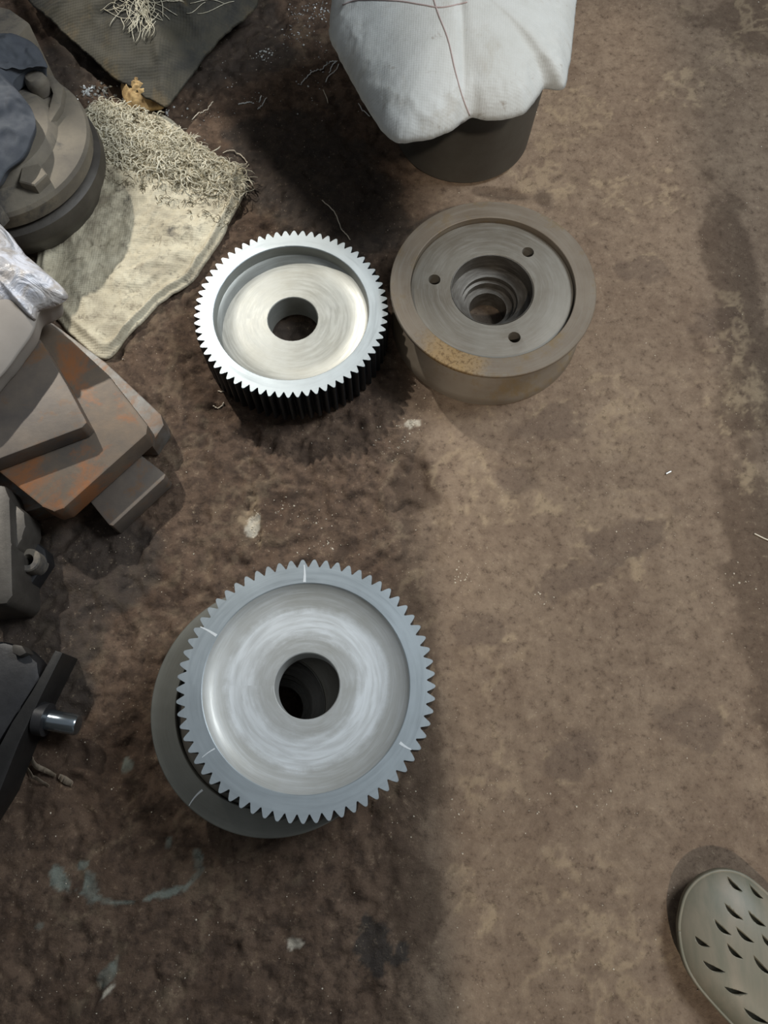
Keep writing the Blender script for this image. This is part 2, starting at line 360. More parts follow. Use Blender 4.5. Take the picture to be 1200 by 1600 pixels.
dark = np.clip(blobs([(1190, 870, 70, 330, 3), (1150, 430, 50, 200, 0), (1185, 30, 110, 70, 0), (650, 740, 40, 60, 0), (650, 560, 30, 90, 0), (640, 1120, 60, 200, 0), (790, 300, 60, 12, -8), (850, 310, 18, 22, 20), (640, 1400, 50, 120, 0), (60, 1180, 110, 130, 0)], nz=0.5, seed=7, f=16), 0, 1)  # darker brown patches; the lower-left one paints in shade by the machine part
vs = np.stack([gx.ravel(), gy.ravel(), hz.ravel()], 1)
ii = np.arange(NX * NY).reshape(NY, NX)
q = np.stack([ii[:-1, :-1], ii[:-1, 1:], ii[1:, 1:], ii[1:, :-1]], -1).reshape(-1, 4)
me = bpy.data.meshes.new('floor'); me.vertices.add(len(vs)); me.vertices.foreach_set('co', vs.ravel())
me.loops.add(q.size); me.loops.foreach_set('vertex_index', q.ravel()); me.polygons.add(len(q))
me.polygons.foreach_set('loop_start', np.arange(0, q.size, 4)); me.polygons.foreach_set('loop_total', np.full(len(q), 4)); me.update(calc_edges=True)
for nm, arr in (('soil', rough_side), ('dust', light), ('chalk', chalk), ('paint', teal), ('oil_and_shade', oil_and_shade), ('dark_patch', dark), ('pit', pits2)):
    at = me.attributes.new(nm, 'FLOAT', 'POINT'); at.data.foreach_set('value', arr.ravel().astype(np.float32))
def m_floor():
    s = N('trodden_workshop_earth')
    A = lambda n_: (lambda nd: (setattr(nd, 'attribute_name', n_), nd.outputs['Fac'])[1])(s.n('ShaderNodeAttribute'))
    n1 = s.noise(7, 8, 0.65); n2 = s.noise(45, 8, 0.7); n3 = s.noise(170, 4, 0.7)
    right = s.mix(s.ramp(n1, [(0.35, 0.0), (0.65, 1.0)]), srgb(136, 119, 102), srgb(120, 103, 88))
    right = s.mix(s.ramp(n2, [(0.34, 0.5), (0.54, 0.0)]), right, srgb(96, 80, 67))
    right = s.mix(s.ramp(n2, [(0.54, 0.0), (0.78, 0.6)]), right, srgb(154, 138, 118))
    left = s.mix(s.ramp(n1, [(0.38, 0.0), (0.62, 1.0)]), srgb(106, 88, 74), srgb(86, 69, 57))
    left = s.mix(s.ramp(n2, [(0.42, 0.7), (0.54, 0.0)]), left, srgb(64, 52, 44))
    left = s.mix(s.ramp(n2, [(0.60, 0.0), (0.72, 0.6)]), left, srgb(128, 106, 86))
    c = s.mix(A('soil'), right, left)
    c = s.mix(s.math('MULTIPLY', A('pit'), 0.5), c, srgb(98, 84, 74))
    c = s.mix(s.math('MULTIPLY', A('dark_patch'), 0.55), c, srgb(70, 56, 46))
    c = s.mix(s.math('MULTIPLY', A('dust'), 0.75), c, srgb(168, 150, 124))
    c = s.mix(s.math('MULTIPLY', A('oil_and_shade'), 0.85), c, srgb(50, 46, 43))
    c = s.mix(s.math('MULTIPLY', A('paint'), 0.7), c, srgb(128, 138, 130))
    c = s.mix(s.math('MULTIPLY', A('chalk'), 0.9), c, srgb(196, 188, 172))
    n4 = s.noise(90, 8, 0.8)
    c = s.mix(s.ramp(n4, [(0.30, 0.75), (0.46, 0.0)]), c, srgb(58, 46, 38))
    c = s.mix(s.ramp(n4, [(0.58, 0.0), (0.74, 0.6)]), c, srgb(170, 152, 128))
    c = s.mix(s.ramp(n3, [(0.66, 0.0), (0.72, 0.7)]), c, srgb(160, 146, 124))
    c = s.mix(s.ramp(s.vor(150), [(0.06, 0.0), (0.12, 1.0)]), s.mix(s.ramp(s.noise(11, 3), [(0.5, 0.0), (0.6, 1.0)]), c, srgb(176, 164, 146)), c)
    s.bump(s.noise(30, 9, 0.7), 0.006, 0.5); s.bump(n4, 0.003, 0.6); s.bump(n3, 0.0018, 0.6)
    return s.set(c, s.mix(A('oil_and_shade'), (0.85,) * 3, (0.6,) * 3), 0, 0.25)
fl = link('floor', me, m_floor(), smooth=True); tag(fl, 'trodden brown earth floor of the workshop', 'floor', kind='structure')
def zf(x, y):
    i = int(np.clip(round((x - X0) / (X1 - X0) * (NX - 1)), 0, NX - 1)); j = int(np.clip(round((y - Y0) / (Y1 - Y0) * (NY - 1)), 0, NY - 1)); return float(hz[j, i])

# unseen slotted panel behind the photographer, added to bound the sun patch
xr0, xr1 = 0.118, 0.585
wv = []
def boxv(x0, x1, y0, y1, z0, z1):
    v = [(x, y, z) for z in (z0, z1) for y in (y0, y1) for x in (x0, x1)]
    return v, [(0, 2, 3, 1), (4, 5, 7, 6), (0, 1, 5, 4), (2, 6, 7, 3), (0, 4, 6, 2), (1, 3, 7, 5)]
v, f = merge([boxv(-2.2, xr0, -1.15, -1.05, -0.02, 3.1), boxv(xr1, 1.9, -1.15, -1.05, -0.02, 3.1), boxv(xr0, xr1, -1.15, -1.05, 2.98, 3.1)])
wl = mesh('front_light_blocker', v, f, m_simple('grimy_blocker', srgb(92, 86, 78), srgb(80, 74, 66), 5, 0.9)); tag(wl, 'unseen slotted panel added to bound the sun patch', 'light blocker', kind='structure')

# unseen panels past the frame top, added to block part of the roof light
v, f = merge([boxv(-1.9, -0.88, 1.60, 1.68, -0.02, 1.08), boxv(-0.695, 1.9, 1.60, 1.68, -0.02, 1.6)])
wb = mesh('back_light_blocker', v, f, wl.data.materials[0]); tag(wb, 'unseen low panels with a gap, added to shade parts of the floor', 'light blocker', kind='structure')

# ------------------------------------------------------------------ gears
def gear_rim(Rt, z0, z1, rin, T, phase, zin, parent, slope=0.0, name='toothed_rim'):
    m = 2 * Rt / (T + 2); Rr = Rt - 2.1 * m; K = 16; n = T * K
    def prof(k):
        u = (k % K) / K
        u = abs(u - 0.5) * 2            # 0 at the tooth's middle, 1 in the gap
        if u <= 0.19: return Rt
        if u <= 0.31: return Rt - 0.08 * (Rt - Rr)
        if u >= 0.99: return Rr
        if u >= 0.85: return Rr + 0.05 * (Rt - Rr)
        t = (u - 0.29) / 0.57; return Rt - (Rt - Rr) * (0.1 + 0.8 * t)
    rings = [(rin, zin), (rin, z1 - 0.0006), (rin + 0.0008, z1), (lambda k: prof(k) - 0.0005, z1), (prof, z1 - 0.0005), (prof, z0 + 0.0005), (lambda k: prof(k) - 0.0005, z0), (rin, z0)]
    vs, fs = lathe(rings, n)
    ph = phase - 0.5 / T * 2 * pi
    vs = [(x * cos(ph) - y * sin(ph), x * sin(ph) + y * cos(ph), z) for x, y, z in vs]
    o = mesh(name, vs, fs, M['rim'], parent, auto=R(25)); o.data.materials.append(M['tooth'])
    for p in o.data.polygons:
        if abs(p.normal.z) < 0.3 and hypot(p.center.x, p.center.y) > rin + 0.004: p.material_index = 1
    return o
def arcmark(parent, r0, r1, ang, z, wdt=0.0022, bend=0.004, name='scratch_mark', m=None):
    pts = [Vector(((r0 + (r1 - r0) * t) * cos(ang + bend * (t - .5) ** 2 * 4), (r0 + (r1 - r0) * t) * sin(ang + bend * (t - .5) ** 2 * 4), z)) for t in np.linspace(0, 1, 8)]
    vs = []; fs = []
    for i, p in enumerate(pts):
        d = (pts[min(i + 1, 7)] - pts[max(i - 1, 0)]).normalized(); s = Vector((-d.y, d.x, 0)) * wdt * (0.35 + 0.65 * (1 - i / 7))
        vs += [p - s, p + s, p - s + Vector((0, 0, .0003)), p + s + Vector((0, 0, .0003))]
    for i in range(7):
        a = 4 * i; b = a + 4; fs += [(a + 2, a + 3, b + 3, b + 2), (a, b, b + 1, a + 1), (a, a + 2, b + 2, b), (a + 1, b + 1, b + 3, a + 3)]
    fs += [(0, 1, 3, 2), (28, 30, 31, 29)]
    return tag(mesh(name, vs, fs, m or M['scratch'], parent), 'bright scratched line')

# far gear lying on the floor
HG = 0.068; cx, cy = G(455, 485.5, HG); RG = 0.1370
g = thing('steel_gear', 'machined steel gear lying flat on the bare floor, with deep dished web', 'gear', (cx, cy, 0))
gear_rim(RG, 0, HG, 0.80 * RG, 66, R(90.5), 0.0, g)
rw = 0.80 * RG; zb = HG - 0.020; rb = 0.262 * RG
vs, fs = lathe([(rb, 0.004), (rb, zb - 0.001), (rb + 0.001, zb), (rb + 0.02, zb - 0.0004), (rw - 0.03, zb - 0.0004), (rw - 0.008, zb), (rw - 0.002, zb + 0.003), (rw, HG - 0.002), (rw, 0.004)], 200)
mesh('dished_web', vs, fs, M['web_grey'], g, auto=R(30))
gear1 = g
# near gear lying on the second pulley
HP = 0.090
HG2 = 0.060; zt = HP + HG2; cx, cy = G(478, 1069.5, zt); R2 = 202.5 / (F * 1.019) * (1 - zt)
g = thing('steel_gear', 'bright steel gear with scratch-marked rim, resting off-centre on a grey pulley', 'gear', (cx, cy, HP))
gear_rim(R2, 0, HG2, 0.80 * R2, 65, R(90 - 2.1), 0.0, g)
rw = 0.80 * R2; zb = HG2 - 0.011; rb = 0.254 * R2
vs, fs = lathe([(rb, 0.012), (rb, zb - 0.001), (rb + 0.001, zb), (rb + 0.03, zb), (rw - 0.035, zb - 0.001), (rw - 0.015, zb + 0.0005), (rw - 0.006, zb + 0.005), (rw - 0.0015, HG2 - 0.003), (rw, HG2 - 0.001), (rw, 0.012)], 200)
mesh('dished_web', vs, fs, M['web'], g, smooth=False, auto=R(30))
for deg, a, b in ((92.5, 0.81, 0.955), (152, 0.81, 0.96), (-31, 0.84, 0.94), (-145, 0.82, 0.93)):
    arcmark(g, a * R2, b * R2, R(deg), HG2, 0.0016 if deg != -145 else 0.0007)

def pulley(loc, Rp, h, label, mrim, mhub, hole0, rimname='flanged_rim'):
    t = thing('grooved_pulley', label, 'pulley', loc)
    ri = 0.80 * Rp; fl_ = 0.014
    rings = [(ri, 0.006), (ri, h - 0.0006), (ri + 0.0008, h), (Rp - 0.001, h), (Rp, h - 0.001), (Rp, h - 0.005), (Rp - 0.002, h - 0.007), (Rp - 0.040, h * 0.62),
             (Rp - 0.040, h * 0.50), (Rp - 0.007, 0.014), (Rp - 0.004, 0.009), (Rp - 0.003, 0.001), (Rp - 0.004, 0), (ri, 0)]
    vs, fs = lathe(rings, 180); mesh(rimname, vs, fs, mrim, t, auto=R(28))
    zt_ = h - 0.009; r1 = 0.394 * Rp; r2 = 0.28 * Rp; r3 = 0.19 * Rp
    vs, fs = lathe([(r1 + 0.0025, zt_), (ri - 0.004, zt_), (ri - 0.001, zt_ - 0.001), (ri, zt_ - 0.004), (ri, 0.006), (r1 + 0.0016, 0.006), (r1 + 0.0016, zt_ - 0.001)], 160)
    d = mesh('hub_face', vs, fs, mhub, t, auto=R(30))
    cs = []
    for k in range(3):
        a = R(hole0 + 120 * k); vs, fs = solid_lathe([(0.0085, 0.0 + h * 0.25), (0.0085, h + 0.02)], 32)
        c = mesh('c', [(x + 0.573 * Rp * cos(a), y + 0.573 * Rp * sin(a), z) for x, y, z in vs], fs); c.location = loc; cs.append(c)
    bpy.context.view_layer.update(); cut(d, cs)
    if not d.data.materials: d.data.materials.append(mhub)
    z1_ = zt_ - 0.026; z2_ = z1_ - 0.010; z3_ = z2_ - 0.012
    vs, fs = lathe([(r1 + 0.0014, zt_ - 0.0002), (r1 + 0.0002, zt_ - 0.0004), (r1, zt_ - 0.0012), (r1, z1_), (r2 + 0.004, z1_ - 0.001), (r2, z1_ - 0.002), (r2, z2_), (r2 - 0.004, z2_ - 0.001), (r2 - 0.004, z3_), (r3, z3_ - 0.001), (r3, 0.0015), (r1 + 0.0014, 0.0015)], 128)
    mesh('stepped_bore', vs, fs, M['bore'], t, auto=R(30))
    return t
cx, cy = G(770.5, 445.5, HP); RP = 161 / (F * 0.849) * (1 - HP)
pul = pulley((cx, cy, 0), RP, HP, 'brown-stained steel pulley with three bolt holes and a stepped bore, under nothing', M['pulley'], M['hub'], 49)
pul['label'] = 'brown-stained belt pulley lying uncovered on the floor, three bolt holes around its stepped bore'
cx, cy = G(429, 1101, HP)
p2 = pulley((cx, cy, 0), 0.1425, HP, 'dull grey belt pulley mostly hidden beneath the bright gear that rests on it', M['ring'], M['hub'], 102)
arcmark(p2, 0.84 * 0.1425, 0.99 * 0.1425, R(-130), HP, 0.0012, 0.01)

# ------------------------------------------------------------------ bucket with white sack
bx, by = G(722, 205, 0); t = thing('metal_bucket', 'dull dark metal bucket standing under the white sack', 'bucket', (bx, by, 0))
hb = 0.20
vs, fs = lathe([(0.104, 0.0), (0.110, 0.004), (0.119, hb - 0.004), (0.122, hb - 0.002), (0.122, hb), (0.117, hb), (0.108, 0.010), (0.0005, 0.008), (0.0005, 0.0)], 96)
mesh('bucket_wall', vs, fs, M['bucket'], t, auto=R(35))
vs, fs = tube([(0.1235 * cos(a), 0.1235 * sin(a), hb - 0.003) for a in np.linspace(0, 2 * pi, 80)], 0.0025, 8)
mesh('rolled_rim', vs, fs, M['bucket'], t, smooth=True)
zs = 0.245
ol = [G(px, py, zs) for px, py in [(515, 48), (530, 92), (552, 130), (574, 168), (600, 206), (624, 221), (668, 216), (703, 203), (735, 184), (765, 188), (815, 178), (835, 155), (852, 137), (882, 136), (891, 100), (899, 30), (900, -40), (870, -120), (760, -160), (620, -150), (530, -70), (519, 0)]]
cxs, cys = G(715, 40, zs)
def bag_top(X, Y, T):
    b = 0.062 * (1 - T ** 2.6) ** 0.8
    wr = (1 - np.abs(fbm(X, Y, 14, 3, 2) * 2 - 1) - 0.7) * 0.003 * sstep(0.35, 0.9, T) + (fbm(X, Y, 9, 3, 4) - .5) * 0.006 + (0.75 - np.abs(fbm(X, Y, 42, 4, 1) * 2 - 1)) * 0.008 * sstep(0.72, 0.92, T) * (1 - T ** 12)
    xs = G(720, 60, 0.3)[0]
    ln = np.exp(-((X - (xs + 0.03 * (Y - cys) * -1.2)) / 0.006) ** 2) * 0.004
    return zs + b + wr - ln
def bag_bot(X, Y, T): return zs - 0.004 - 0.038 * sstep(1.0, 0.6, T)
sk = patch('white_sack', ol, bag_top, bag_bot, M['white_sack'], nr=70, sub=14, centre=(cxs, cys), edge_noise=0.003)
tag(sk, 'dirty white woven sack draped over the top of the metal bucket', 'sack')
def zray(pts, z, obj_top, cxy, olw):
    return None
# string lies on the sack: drop each point onto the sack's surface
from mathutils.bvhtree import BVHTree
def surf(o):
    bm = bmesh.new(); bm.from_mesh(o.data); bmesh.ops.triangulate(bm, faces=bm.faces); t_ = BVHTree.FromBMesh(bm); bm.free(); return t_
tr = surf(sk)
def hit(tree, px, py, off=0.0):
    d = G3(px, py, 0) - Vector((0, 0, H)); d.normalize(); h_ = tree.ray_cast(Vector((0, 0, H)), d)
    return (h_[0] + Vector((0, 0, off))) if h_[0] is not None else None
def on(tree, pts, off): 
    out = [hit(tree, p[0], p[1], off) for p in pts]; return [p for p in out if p is not None]
def cord(name, px, tree, r, m, label, cat, off=0.0006, parent=None):
    pts = on(tree, catline(px, 8), off); vs, fs = tube(pts, r, 6); o = mesh(name, vs, fs, m, parent, smooth=True)
    return tag(o, label, cat) if not parent else o
cord('sewing_thread', [(672, -20), (684, 20), (700, 62), (711, 110), (722, 150), (734, 181)], tr, 0.0008, M['string'], 'reddish string running down the middle of the white sack', 'string')
cord('sewing_thread', [(535, 8), (560, 1), (620, 2), (660, 8), (690, 12), (730, 4)], tr, 0.0008, M['string'], 'reddish string crossing the white sack at the top of the photo', 'string')

# ------------------------------------------------------------------ tarpaulin bundle
zt_ = 0.035
ol = [G(px, py, zt_) for px, py in [(262, 166), (292, 128), (330, 78), (372, 40), (402, 8), (415, -60), (380, -160), (240, -200), (90, -170), (30, -70), (38, -8), (66, 22), (110, 60), (160, 108), (215, 145), (245, 160)]]
c0 = G(240, -10, zt_)
def tp_top(X, Y, T): return zt_ + 0.055 * (1 - T ** 2.2) + (1 - np.abs(fbm(X, Y, 7, 4, 6) * 2 - 1) - 0.75) * 0.045 * (1 - T ** 4)
def tp_bot(X, Y, T): return zt_ - 0.013 * sstep(1.0, 0.8, T)
tp = patch('tarpaulin_bundle', ol, tp_top, tp_bot, M['tarp'], nr=60, sub=14, centre=c0, edge_noise=0.006); tag(tp, 'dark brown tarpaulin-wrapped bundle lying behind the straw heap', 'bundle')
trt = surf(tp); lst = []
for k in range(60):
    x = random.gauss(222, 14); y = random.uniform(-10, 40); a = random.uniform(-.5, .5) + pi / 2; L = random.uniform(14, 38)
    P = [(x + cos(a) * L * s_ + 6 * sin(3 * s_ + k), y + sin(a) * L * s_) for s_ in np.linspace(0, 1, 7)]
    pts = on(trt, P, 0.001 + random.random() * 0.004)
    if len(pts) > 3: lst.append(tube(pts, 0.0006, 4))
for k in range(25):
    x = random.uniform(150, 330); y = random.uniform(-10, 20); a = random.uniform(-.4, .6); L = random.uniform(20, 60)
    pts = on(trt, [(x + cos(a) * L * s_, y + sin(a) * L * s_ + 5 * sin(4 * s_ + k)) for s_ in np.linspace(0, 1, 8)], 0.002)
    if len(pts) > 3: lst.append(tube(pts, 0.0005, 4))
v, f = merge(lst); tag(mesh('straw_tuft', v, f, M['straw'], smooth=True), 'loose dry fibres clinging to the dark tarpaulin bundle', 'straw', kind='stuff')

# ------------------------------------------------------------------ sack cloth on floor + straw
ol = [G(px, py, 0.006) for px, py in [(160, 560), (200, 524), (250, 474), (300, 438), (336, 388), (366, 332), (384, 292), (376, 262), (340, 244), (300, 215), (262, 182), (215, 168), (150, 160), (110, 200), (80, 300), (60, 380), (55, 440), (90, 500)]]
c1 = G(215, 370, 0.006)
def sc_top(X, Y, T):
    r_ = 1 - np.abs(fbm(X, Y, 10, 4, 1) * 2 - 1)
    up = sstep(G(0, 330, 0)[1], G(0, 230, 0)[1], Y)
    return 0.006 + 0.016 * (r_ - 0.6) * (1 - T ** 6) + 0.006 * (0.7 - np.abs(fbm(X, Y, 38, 4, 5) * 2 - 1)) * (1 - T ** 8) + 0.006 * np.exp(-((T - 0.90) / 0.035) ** 2) + up * (0.012 + 0.014 * fbm(X, Y, 25, 4, 3)) * (1 - T ** 5)
def sc_bot(X, Y, T): return 0.0008 + 0 * X
sc = patch('woven_sack', ol, sc_top, sc_bot, M['sack'], nr=90, sub=16, centre=c1, edge_noise=0.0025); tag(sc, 'dirty cream woven sack spread flat on the floor beside the round housing', 'sack')
trs = surf(sc); lst = []
def curl(p, a, L, lift, bend, r, n=6):
    P = []
    for s_ in np.linspace(0, 1, n):
        aa = a + bend * s_; P.append((p[0] + cos(aa) * L * s_, p[1] + sin(aa) * L * s_, p[2] + lift * sin(pi * s_) + 0.0005))
    return tube(P, r, 4)
cnt = 0
while cnt < 1500:
    px = random.uniform(140, 385); py = random.uniform(150, 330)
    e = (px - 140) * 0.42 + 150
    if py < e - 8 or py > e + 95 * (1.05 - (px - 140) / 600): continue
    p = hit(trs, px, py)
    if p is None: continue
    cnt += 1; lst.append(curl(p, random.uniform(0, 6.28), random.uniform(.006, .026), random.uniform(0, .008), random.uniform(-2, 2), random.choice((.0004, .0006, .0011))))
v, f = merge(lst); tag(mesh('straw_litter', v, f, M['straw'], smooth=True), 'heap of pale chopped straw and shavings along the upper edge of the flat sack', 'straw', kind='stuff')
lst = []
for k in range(500):
    px = random.uniform(145, 372); py = (px - 140) * 0.42 + 150 + random.uniform(-5, 120); p = hit(trs, px, py)
    if p is not None: lst.append(curl(p, random.uniform(0, 6.28), random.uniform(.004, .016), random.uniform(0, .006), random.uniform(-2, 2), .0004))
v, f = merge(lst); tag(mesh('dark_fibre_litter', v, f, M['straw_dark'], smooth=True), 'dark brown fibres mixed into the straw on the flat sack', 'straw', kind='stuff')
# ochre clump
ol = [G(px, py, 0.02) for px, py in [(192, 150), (190, 128), (196, 108), (212, 115), (232, 132), (250, 146), (258, 164), (235, 170), (205, 168)]]
oc = patch('dried_clod', ol, lambda X, Y, T: 0.02 + 0.018 * (1 - T ** 2) + 0.022 * (fbm(X, Y, 70, 4, 2, .7) - .45) * (1 - T ** 3), lambda X, Y, T: 0.001 + 0 * X + 0.018 * T ** 4, M['ochre'], nr=24, sub=6, edge_noise=0.004)
tag(oc, 'ochre crumbly clod between the tarpaulin and the straw', 'clod')
# curled wire at the sack's tip
def fwire(name, px, r, label, cat='shaving', m='swarf', lift=0.0, group=None, coil=0):
    P = []
    base = catline(px, 10)
    for i, p in enumerate(base):
        x, y = G(p[0], p[1]); s_ = i / (len(base) - 1); z = zf(x, y) + r + lift * sin(pi * s_)
        if coil: 
            ph = i * 1.9; x += coil * cos(ph) * 0.5; z += coil * (0.5 + 0.5 * sin(ph))
        P.append((x, y, z))
    vs, fs = tube(P, r, 6); o = mesh(name, vs, fs, M[m], smooth=True); return tag(o, label, cat, group)
fwire('curled_wire', [(348, 240), (362, 236), (374, 243), (387, 256), (376, 256), (366, 253)], 0.0008, 'thin pale wire loop poking past the tip of the flat sack', 'wire', 'pale_chip', 0.004)
fwire('bent_wire', [(300, 188), (312, 178), (325, 168), (333, 159)], 0.0008, 'thin bent wire on the floor above the straw heap', 'wire', 'pale_chip', 0.003)
fwire('long_shaving', [(503, 310), (514, 322), (524, 334), (530, 350), (540, 364), (547, 374)], 0.0009, 'long thin steel shaving lying in the dark behind the far gear', 'shaving', 'pale_chip', 0.002)
fwire('coiled_shaving', [(465, 131), (480, 120), (495, 110), (510, 99), (524, 97)], 0.0010, 'longest coiled shaving on the dark floor left of the white sack', 'shaving', 'swarf', 0.001, None, 0.002)
fwire('steel_shaving', [(514, 112), (519, 103), (527, 96)], 0.0010, 'shorter straight shaving just beneath the coiled one', 'shaving', 'swarf', 0.001)
fwire('steel_shaving', [(509, 128), (514, 119), (523, 111), (529, 99)], 0.0010, 'straight shaving pointing at the white sack, lowest of the three beside it', 'shaving', 'swarf', 0.001)
fwire('steel_shaving', [(372, 163), (384, 161), (396, 157)], 0.0011, 'stubby shaving lying crosswise above the curled wire', 'shaving', 'swarf')
fwire('steel_shaving', [(402, 169), (409, 162), (417, 152)], 0.0008, 'slim shaving slanting beside two short ones on the dark floor', 'shaving', 'swarf')
fwire('steel_shaving', [(404, 155), (408, 147)], 0.0012, 'short thick shaving between two slimmer ones on the dark floor', 'shaving', 'swarf')
fwire('steel_shaving', [(505, 141), (510, 150), (512, 158)], 0.0008, 'little bent shaving below the three beside the white sack', 'shaving', 'pale_chip')
fwire('steel_shaving', [(560, 162), (567, 172), (578, 181)], 0.0008, 'curved shaving at the left foot of the bucket', 'shaving', 'swarf')
fwire('curved_chip', [(332, 632), (338, 634), (344, 633), (350, 629)], 0.0010, 'small pale curved chip at the lower left of the far gear', 'shaving', 'pale_chip')
fwire('curved_chip', [(340, 609), (346, 612), (350, 611)], 0.0009, 'short pale chip touching the edge of the far gear shadow', 'shaving', 'pale_chip')
fwire('curved_chip', [(1178, 834), (1190, 840), (1202, 845)], 0.0011, 'pale chip at the right edge of the photo halfway down', 'shaving', 'pale_chip')
fwire('curved_chip', [(1040, 741), (1048, 737)], 0.0014, 'bright chip alone on the lighter floor right of centre', 'shaving', 'swarf')

# ------------------------------------------------------------------ round housing
zl, zu = 0.075, 0.118
px0 = G3(8, 252, zl); hx, hy = px0.x, px0.y
t = thing('round_housing', 'dusty round cast-iron housing with a bolted cover, at the upper left edge', 'machine', (hx, hy, 0.0)); t_house = t
RH = 0.143
vs, fs = solid_lathe([(RH - 0.02, 0.012), (RH - 0.012, 0.03), (RH, 0.05), (RH + 0.002, 0.060), (RH, zl), (RH - 0.006, zl + 0.004), (RH - 0.012, zl + 0.006)], 120)
mesh('lower_flange', vs, fs, M['grey_iron'], t, auto=R(30))  # darker iron here paints in the shade on the housing's lower side
vs, fs = solid_lathe([(RH - 0.012, zl + 0.006), (RH - 0.006, zl + 0.012), (RH - 0.003, zu - 0.008), (RH - 0.006, zu - 0.002), (RH - 0.012, zu), (RH - 0.045, zu + 0.004), (RH - 0.05, zu + 0.012), (RH - 0.055, zu + 0.016), (0.03, zu + 0.022)], 120)
mesh('cover_plate', vs, fs, M['cast'], t, auto=R(30))
def dome(px, py, z, r, h, name, m, parent, n=28, sides=None):
    c = G3(px, py, z + h) - parent.location
    if sides: vs, fs = solid_lathe([(r, 0), (r, h * .9), (r * .9, h)], sides)
    else: vs, fs = solid_lathe([(r, 0), (r, h * 0.6), (r * .93, h * .8), (r * .75, h * .94), (r * .4, h)], n)
    return mesh(name, [(x + c.x, y + c.y, zz + z) for x, y, zz in vs], fs, m, parent, auto=R(35))
dome(52, 116, zu + 0.005, 0.0165, 0.028, 'bolt_boss', M['cast'], t)
dome(50, 272, zu - 0.002, 0.021, 0.018, 'square_bolt', M['cast'], t, sides=5)
dome(-10, 330, zu - 0.002, 0.014, 0.018, 'bolt_head', M['cast'], t, sides=6)
# rib on the cover
P = [G(px, py, zu + 0.02) for px, py in [(66, 108), (80, 112), (96, 130), (92, 160), (70, 196), (58, 205), (72, 170), (80, 140), (74, 125)]]
prism('curved_rib', [(x - hx, y - hy) for x, y in P], zu - 0.002, zu + 0.014, M['cast'], t, bevel=0.002)
# block at corner
P = [G(px, py, 0.15) for px, py in [(-40, 0), (15, 14), (46, 36), (28, 56), (-40, 56)]]
tag(prism('iron_block', P, 0.001, 0.15, M['cast'], bevel=0.003), 'pale dusty iron block standing behind the round housing', 'block')
# rag draped on the housing
zr = zu + 0.038
ol = [G(px, py, zr) for px, py in [(-60, 60), (0, 52), (30, 56), (55, 70), (72, 96), (74, 106), (60, 104), (46, 106), (30, 118), (20, 132), (34, 150), (50, 172), (56, 196), (48, 222), (34, 250), (10, 268), (-10, 300), (-60, 320)]]
def rg_top(X, Y, T): return zr + 0.020 * (1 - T ** 3) + (1 - np.abs(fbm(X, Y, 20, 4, 5) * 2 - 1) - .7) * 0.026 * (1 - T ** 8)
rg = patch('grey_rag', ol, rg_top, lambda X, Y, T: zr - 0.020 * sstep(1, .85, T) + 0 * X, M['rag'], nr=50, sub=10, centre=G(-5, 130, zr), edge_noise=0.002)
tag(rg, 'crumpled grey-blue rag thrown over the round housing', 'rag')

# ------------------------------------------------------------------ plates, block
def slab(name, px, z0, z1, m, label, cat='plate', bevel=0.002): 
    return tag(prism(name, [G(a, b, z1) for a, b in px], z0, z1, m, bevel=bevel), label, cat)
slab('steel_plate', [(-120, 560), (20, 470), (84, 506), (165, 566), (252, 648), (256, 664), (236, 694), (204, 694), (122, 776), (40, 800), (-120, 760)], 0.001, 0.040, M['edge'], 'bottom steel plate of the stack, its worn grey edge showing at the right', 'plate')
slab('steel_plate', [(-120, 640), (-60, 560), (70, 500), (110, 530), (170, 586), (231, 664), (229, 678), (100, 794), (84, 800), (66, 792), (-60, 690)], 0.041, 0.078, M['rusty'], 'middle rust-streaked steel plate of the stack', 'plate', 0.004)
slab('steel_plate', [(-150, 600), (-60, 520), (40, 505), (62, 530), (104, 600), (136, 660), (128, 668), (0, 716), (-150, 770)], 0.079, 0.108, M['rusty2'], 'top steel plate of the stack with thick dark front edge', 'plate')
slab('steel_block', [(210, 706), (214, 706), (259, 741), (256, 748), (176, 822), (170, 820), (136, 778), (138, 774)], 0.001, 0.036, M['rusty2'], 'small rectangular steel block on the floor below the plate stack', 'block', 0.002)
# plastic wrapped thing on the plates
zp = 0.15
ol = [G(px, py, zp) for px, py in [(-90, 300), (-20, 340), (12, 366), (40, 402), (70, 428), (101, 461), (84, 478), (63, 488), (52, 520), (30, 552), (0, 590), (-60, 640), (-130, 560)]]
t = thing('wrapped_bundle', 'smooth grey bundle capped in crinkled white plastic at the left edge', 'bundle', (ol[0][0], ol[0][1], 0.108))
L0 = Vector(t.location)
def shift(o, v):
    for q_ in o.data.vertices: q_.co -= v
    return o
o = patch('grey_wrap', ol, lambda X, Y, T: zp + 0.03 * (1 - T ** 2.5) + 0.004 * (fbm(X, Y, 14, 3, 1) - .5), lambda X, Y, T: zp - 0.040 * sstep(1, .8, T), M['grey_cloth'], t, nr=40, sub=8, centre=G(-20, 470, zp)); shift(o, L0)
ol2 = [G(px, py, zp + 0.006) for px, py in [(-95, 298), (-20, 336), (14, 364), (42, 400), (72, 426), (106, 461), (84, 478), (60, 486), (54, 500), (30, 488), (0, 502), (-90, 520)]]
o = patch('plastic_film', ol2, lambda X, Y, T: zp + 0.010 + 0.033 * (1 - T ** 2.5) + (1 - np.abs(fbm(X, Y, 22, 4, 3) * 2 - 1) - .5) * 0.012 * (1 - T ** 6), lambda X, Y, T: zp + 0.0 + 0.024 * (1 - T ** 2.5), M['plastic'], t, nr=50, sub=10, centre=G(-10, 430, zp), edge_noise=0.002); shift(o, L0)

